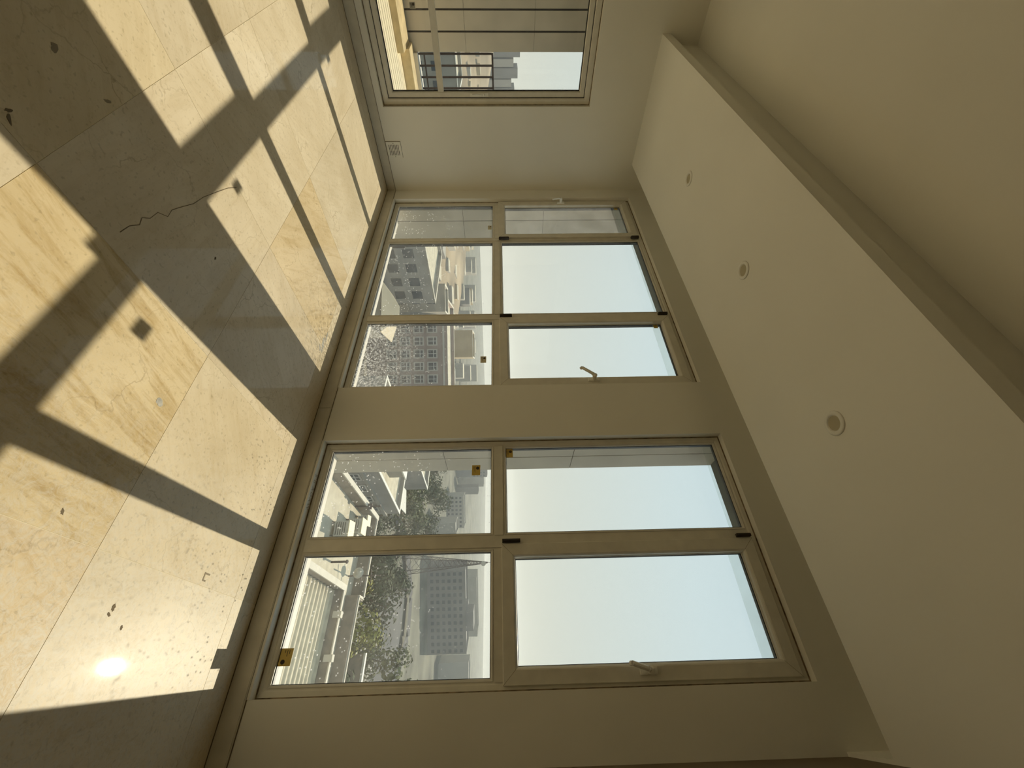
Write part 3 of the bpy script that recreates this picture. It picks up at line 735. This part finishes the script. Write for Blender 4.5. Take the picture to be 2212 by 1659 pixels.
leafy('autumn_tree', 'yellow green tree in the middle beyond the brown parapet', -4.0, 67.5, GZ-1, 17.5, 4.4, 'leaf_y', 2)
leafy('autumn_tree', 'olive tree to the right of the yellow trees', -1.5, 79, GZ-2, 20.5, 4.6, 'leaf_m', 3)
leafy('garden_tree', 'dark bushy tree right behind the brown parapet at the pane edge', 4.0, 55, GZ, 16.0, 5.2, 'leaf_d', 4)
leafy('garden_tree', 'dull green tree above the white garden wall at the right', 4.5, 108, GZ-4, 24, 7, 'leaf_m', 5)
sp = [(-15.0, 56), (-19, 74), (-14, 66.5), (-25.5, 82), (-20, 88), (-30, 92), (-15.5, 82), (-34, 84), (-26, 104), (-38, 100), (-12, 92), (-33, 118), (-20, 116), (-44, 116), (-11.5, 74)]
for k, (x, y) in enumerate(sp):
    leafy('grove_tree', 'dark green tree in the near grove', x, y, GZ-3*(y > 80)-2*(y > 100), 11+random.random()*5+(y > 80)*3, 4.6+random.random()*1.2, random.choice(['leaf_d', 'leaf_d', 'leaf_m']), 20+k, 'trees of the grove behind the houses', 9, 1000)
for k, (x, y) in enumerate([(-98, 118), (-88, 128), (-107, 130), (-79, 134), (-116, 112), (-70, 140), (-94, 142)]):
    leafy('hillside_tree', 'dark tree on the slope beyond the brick block', x, y, GZ-9, 22+random.random()*8, 6.5, 'leaf_d', 50+k, 'trees on the slope beyond the brick apartments', 9, 900)

# yard, road and walls under the near window
yd = struct(MB().box(-30, 2, 122, 182, GZ-14, GZ-8.2).build('ground_yard', 'lot'), 'dark paved yard below the trees')
B = MB(); rp = [(-52, 150), (-44, 178), (-30, 194), (-16, 196), (-4, 186), (5, 166), (12, 140)]
for (a, c) in zip(rp[:-1], rp[1:]):
    d = Vector((c[0]-a[0], c[1]-a[1], 0)).normalized(); n_ = Vector((-d.y, d.x, 0))*3.2
    B.quad((a[0]-n_.x, a[1]-n_.y, GZ-8.0), (c[0]-n_.x, c[1]-n_.y, GZ-8.0), (c[0]+n_.x, c[1]+n_.y, GZ-8.0), (a[0]+n_.x, a[1]+n_.y, GZ-8.0))
struct(B.build('ground_road', 'road'), 'dark curving road around the yard')
gwl = empty('garden_wall', (2.5, 72, GZ)); tag(gwl, 'white topped garden wall at the right of the near window', 'wall')
MB().box(-3.5, 7, -.2, .2, 0, 11.5).build('wall', 'parapet', gwl); MB().box(-3.6, 7.1, -.35, .35, 11.5, 11.8).build('coping', 'coping', gwl)

# lattice mast
tw = empty('lattice_mast', (-34.6, 157, GZ-9)); tag(tw, 'steel lattice mast rising through the haze above the near window\'s mullion', 'mast')
H, w0 = 35.5, 3.2
def leg(k, z): s_ = w0*(1-z/H)+.12; return Vector((s_*(1, -1, -1, 1)[k], s_*(1, 1, -1, -1)[k], z))
for k in range(4): MB().bar(leg(k, 0), leg(k, H), .14, 4).build('leg', 'iron', tw)
B = MB(); z = 3
while z < H-1:
    z2 = min(H, z+max(1.2, (1-z/H)*5))
    for k in range(4): B.bar(leg(k, z), leg((k+1) % 4, z2), .07, 3).bar(leg((k+1) % 4, z), leg(k, z2), .07, 3).bar(leg(k, z), leg((k+1) % 4, z), .07, 3)
    z = z2
B.build('bracing', 'iron', tw)
MB().lathe([(.9, -.2), (.6, .2), (.1, .3)], (.5, -.5, H-1.5), 'y', 12).build('dish', 'cooler', tw); MB().bar((0, 0, H), (0, 0, H+2.5), .08, 4).build('spire', 'iron', tw)

# far apartment slabs in the haze
def slab(A, ang, wid, dep, z0, z1, m_, label, cols=0, rows_=0, group=None, extra=()):
    b_, A, al, ou, pr = block('far_apartments', label, 'building', A, ang, wid, dep, z0, z1, m_, group, parapet=.8, copm=m_, roofm=m_)
    if cols:
        for r_ in range(rows_): win_grid(b_, (A, al, ou), wid/cols/2, z1-2.8-3.2*r_, cols, 1, wid/cols, 3, wid/cols*.5, 1.7, framed=False)
    for q in extra: pr(*q).build('roof_block', m_, b_)
    return b_
aa = math.atan2(29, 38)
slab((-52, 243), aa, 47, 14, GZ-26, -22.6, 'far', 'long grey apartment slab with roof block behind the yard', 12, 6, extra=((25, 36, 3, 11, -22.6, -17.8), (19, 21.5, 3, 6, -22.6, -20.6)))
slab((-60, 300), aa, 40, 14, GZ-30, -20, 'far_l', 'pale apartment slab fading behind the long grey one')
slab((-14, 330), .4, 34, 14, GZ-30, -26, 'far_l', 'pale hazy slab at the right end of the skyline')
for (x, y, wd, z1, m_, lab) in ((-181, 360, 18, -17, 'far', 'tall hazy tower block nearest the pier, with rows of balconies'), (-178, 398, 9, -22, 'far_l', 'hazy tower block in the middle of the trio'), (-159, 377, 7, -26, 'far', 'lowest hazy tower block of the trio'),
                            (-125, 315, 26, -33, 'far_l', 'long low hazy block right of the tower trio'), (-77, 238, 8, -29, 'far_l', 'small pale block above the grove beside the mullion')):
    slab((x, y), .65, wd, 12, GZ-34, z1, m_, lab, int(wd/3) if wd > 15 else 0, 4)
for k in range(18):
    rg_ = random.Random(300+k); az = radians(-29+12.5*((k*7 % 13)+rg_.random())/13); D = 122+k*6.5
    x, y = CAM.x+D*sin(az), CAM.y+D*cos(az)
    leafy('far_grove_tree', 'dull green tree in the far grove', x, y, (GZ-(y-20)*.064 if y < 160 else GZ-9-(y-160)*.0246)-1, 12+D*.02, 6.0+D*.006, rg_.choice(['leaf_d', 'leaf_d', 'leaf_m']), 400+k, 'trees of the grove behind the houses', 9, 700)
# low houses across the valley, a dense hazy field of roofs
rn = random.Random(11)
def gz_at(y): return GZ-(y-20)*.064 if y < 160 else GZ-9-(y-160)*.0246
colour_of = {'far': 'grey', 'far_l': 'pale', 'tan_fac': 'tan', 'stone_fac': 'stone coloured'}
for ri, D in enumerate((128, 150, 174, 200, 230, 264, 302, 346, 396, 452)):
    n_h = 7
    for k in range(n_h):
        az = radians(-60+25*(k+rn.uniform(.42, .58))/n_h)
        if D < 190 and az > radians(-48): continue
        Dk = D+rn.uniform(-4, 4); x, y = CAM.x+Dk*sin(az), CAM.y+Dk*cos(az)
        s1, s2 = D*.042*rn.uniform(.7, 1.0), rn.uniform(7, 10); g0 = gz_at(y); hh = rn.uniform(5, 10)+D*.022
        mm = rn.choice(['far', 'far_l', 'far_l', 'tan_fac', 'stone_fac'])
        where = ('behind the grey apartments' if az < radians(-49) else 'behind the brick apartments')
        row = 'in the nearer roofs' if D < 190 else ('in the middle roofs' if D < 290 else 'in the farthest roofs')
        block('valley_house', f'{colour_of[mm]} house {row} {where}', 'house', (x, y), .62+rn.uniform(-.15, .15), s1, s2, g0-4, g0+hh, mm, 'low houses across the valley', parapet=0, roofm=rn.choice(['roof', 'far_l', 'roof']))

# what the balcony railing looks out on: a block with windows, a sandy slope and towers on the ridge
b_, A, al, ou, pr = block('balcony_view_block', 'grey apartment block seen between the balcony bars', 'building', (-88, 10.5), pi/2-.05, 16, 14, GZ, -7.2, 'stone_fac', copm='coping')
for r_ in range(5): win_grid(b_, (A, al, ou), 2, -11-3.3*r_, 5, 1, 3, 3, 1.5, 1.7, framed=False)
pr(3.6, 4.4, -.3, 0, GZ, -7).build('pilaster', 'coping', b_)
B = MB(); hx = -420; N = 14
for i in range(N+1):
    y = -120+i*22; zt_ = -4+2.5*sin(i*.6+1)-max(0, i-10)*6
    B.v += [(-130, y, GZ), (-250, y, GZ+9+3*sin(i*.8)), (hx, y, zt_), (hx-200, y, zt_-6)]
for i in range(N):
    for j in range(3): B.f.append((4*i+j, 4*i+j+1, 4*i+5+j, 4*i+4+j))
hl = struct(B.build('ground_hill', 'sand', None, True), 'bare sandy slope beyond the balcony')
def hill_z(x): return GZ if x > -130 else (GZ+(-130-x)*9/120 if x > -250 else GZ+9+(-250-x)*19/170)
for (y, wd, z1, m_, lab) in ((97, 7, 17, 'far', 'hazy ridge tower hidden mostly by the balcony wall edge'), (106, 8, 21, 'far', 'tallest hazy ridge tower seen past the balcony wall'), (115.5, 6, 15, 'far_l', 'pale short hazy ridge tower in the middle of the gap'),
                             (122.5, 8, 19, 'far', 'wide grey hazy ridge tower in the middle of the row'), (131.5, 6, 13, 'far_l', 'pale low hazy ridge tower towards the window frame'), (138.5, 9, 16, 'far', 'grey hazy ridge tower beside the window frame')):
    slab((-470, y), pi/2, wd, 16, -20, z1, m_, lab)
rn = random.Random(5)
for D in (150, 178, 206, 236, 268, 302, 338):
    for k in range(3):
        az = radians(-78+5.6*(k+rn.uniform(.2, .6))/3); x, y = CAM.x+D*sin(az), CAM.y+D*cos(az); mm = rn.choice(['far_l', 'tan_fac', 'stone_fac'])
        block('slope_house', f'small {colour_of[mm]} house on the sandy slope', 'house', (x, y), pi/2+rn.uniform(-.25, .25), D*.016, rn.uniform(5, 7), hill_z(x)-3, hill_z(x)+rn.uniform(3, 5), mm, 'small houses on the slope below the balcony', parapet=0)
for k in range(8):
    leafy('slope_tree', 'small dark tree below the balcony', -52-k*4.2, 11.5+k*1.15+rn.uniform(-2.5, 2.5), GZ, rn.uniform(7, 11), 3.2, 'leaf_d', 80+k, 'trees below the balcony', 7, 600)

# things that look alike are told apart by their order from left to right
ORD = 'first second third fourth fifth sixth seventh eighth ninth tenth eleventh twelfth thirteenth fourteenth fifteenth sixteenth seventeenth eighteenth'.split()
same = {}
for o in list(C.objects):
    if o.parent is None and 'category' in o.keys(): same.setdefault(o['label'], []).append(o)
bpy.context.view_layer.update()
def bearing(o):
    p = o.matrix_world.translation
    if p.length < 1e-6:
        q = o.children[0]; p = sum((Vector(c) for c in q.bound_box), Vector())/8
    return math.atan2(p.x-CAM.x, p.y-CAM.y)
for lab, L_ in same.items():
    if len(L_) > 1:
        L_.sort(key=bearing)
        for k, o in enumerate(L_): o['label'] = f'{lab}, {ORD[k]} from the left'

# ------------------------------------------------------------------ haze over the town
hz = MB().box(-900, 300, 26, 1500, GZ-60, 30).box(-900, -20, -300, 25.9, GZ-60, 30).build('haze', None)
HM = bpy.data.materials.new('haze'); HM.use_nodes = True; hn = HM.node_tree.nodes; hn.remove(hn['Principled BSDF'])
vsn = hn.new('ShaderNodeVolumeScatter'); vsn.inputs['Color'].default_value = (.86, .92, 1, 1); vsn.inputs['Density'].default_value = .00032; vsn.inputs['Anisotropy'].default_value = .3
HM.node_tree.links.new(vsn.outputs[0], hn['Material Output'].inputs['Volume'])
hz.data.materials.append(HM); tag(hz, 'pale haze hanging over the town outside', 'haze', kind='stuff')
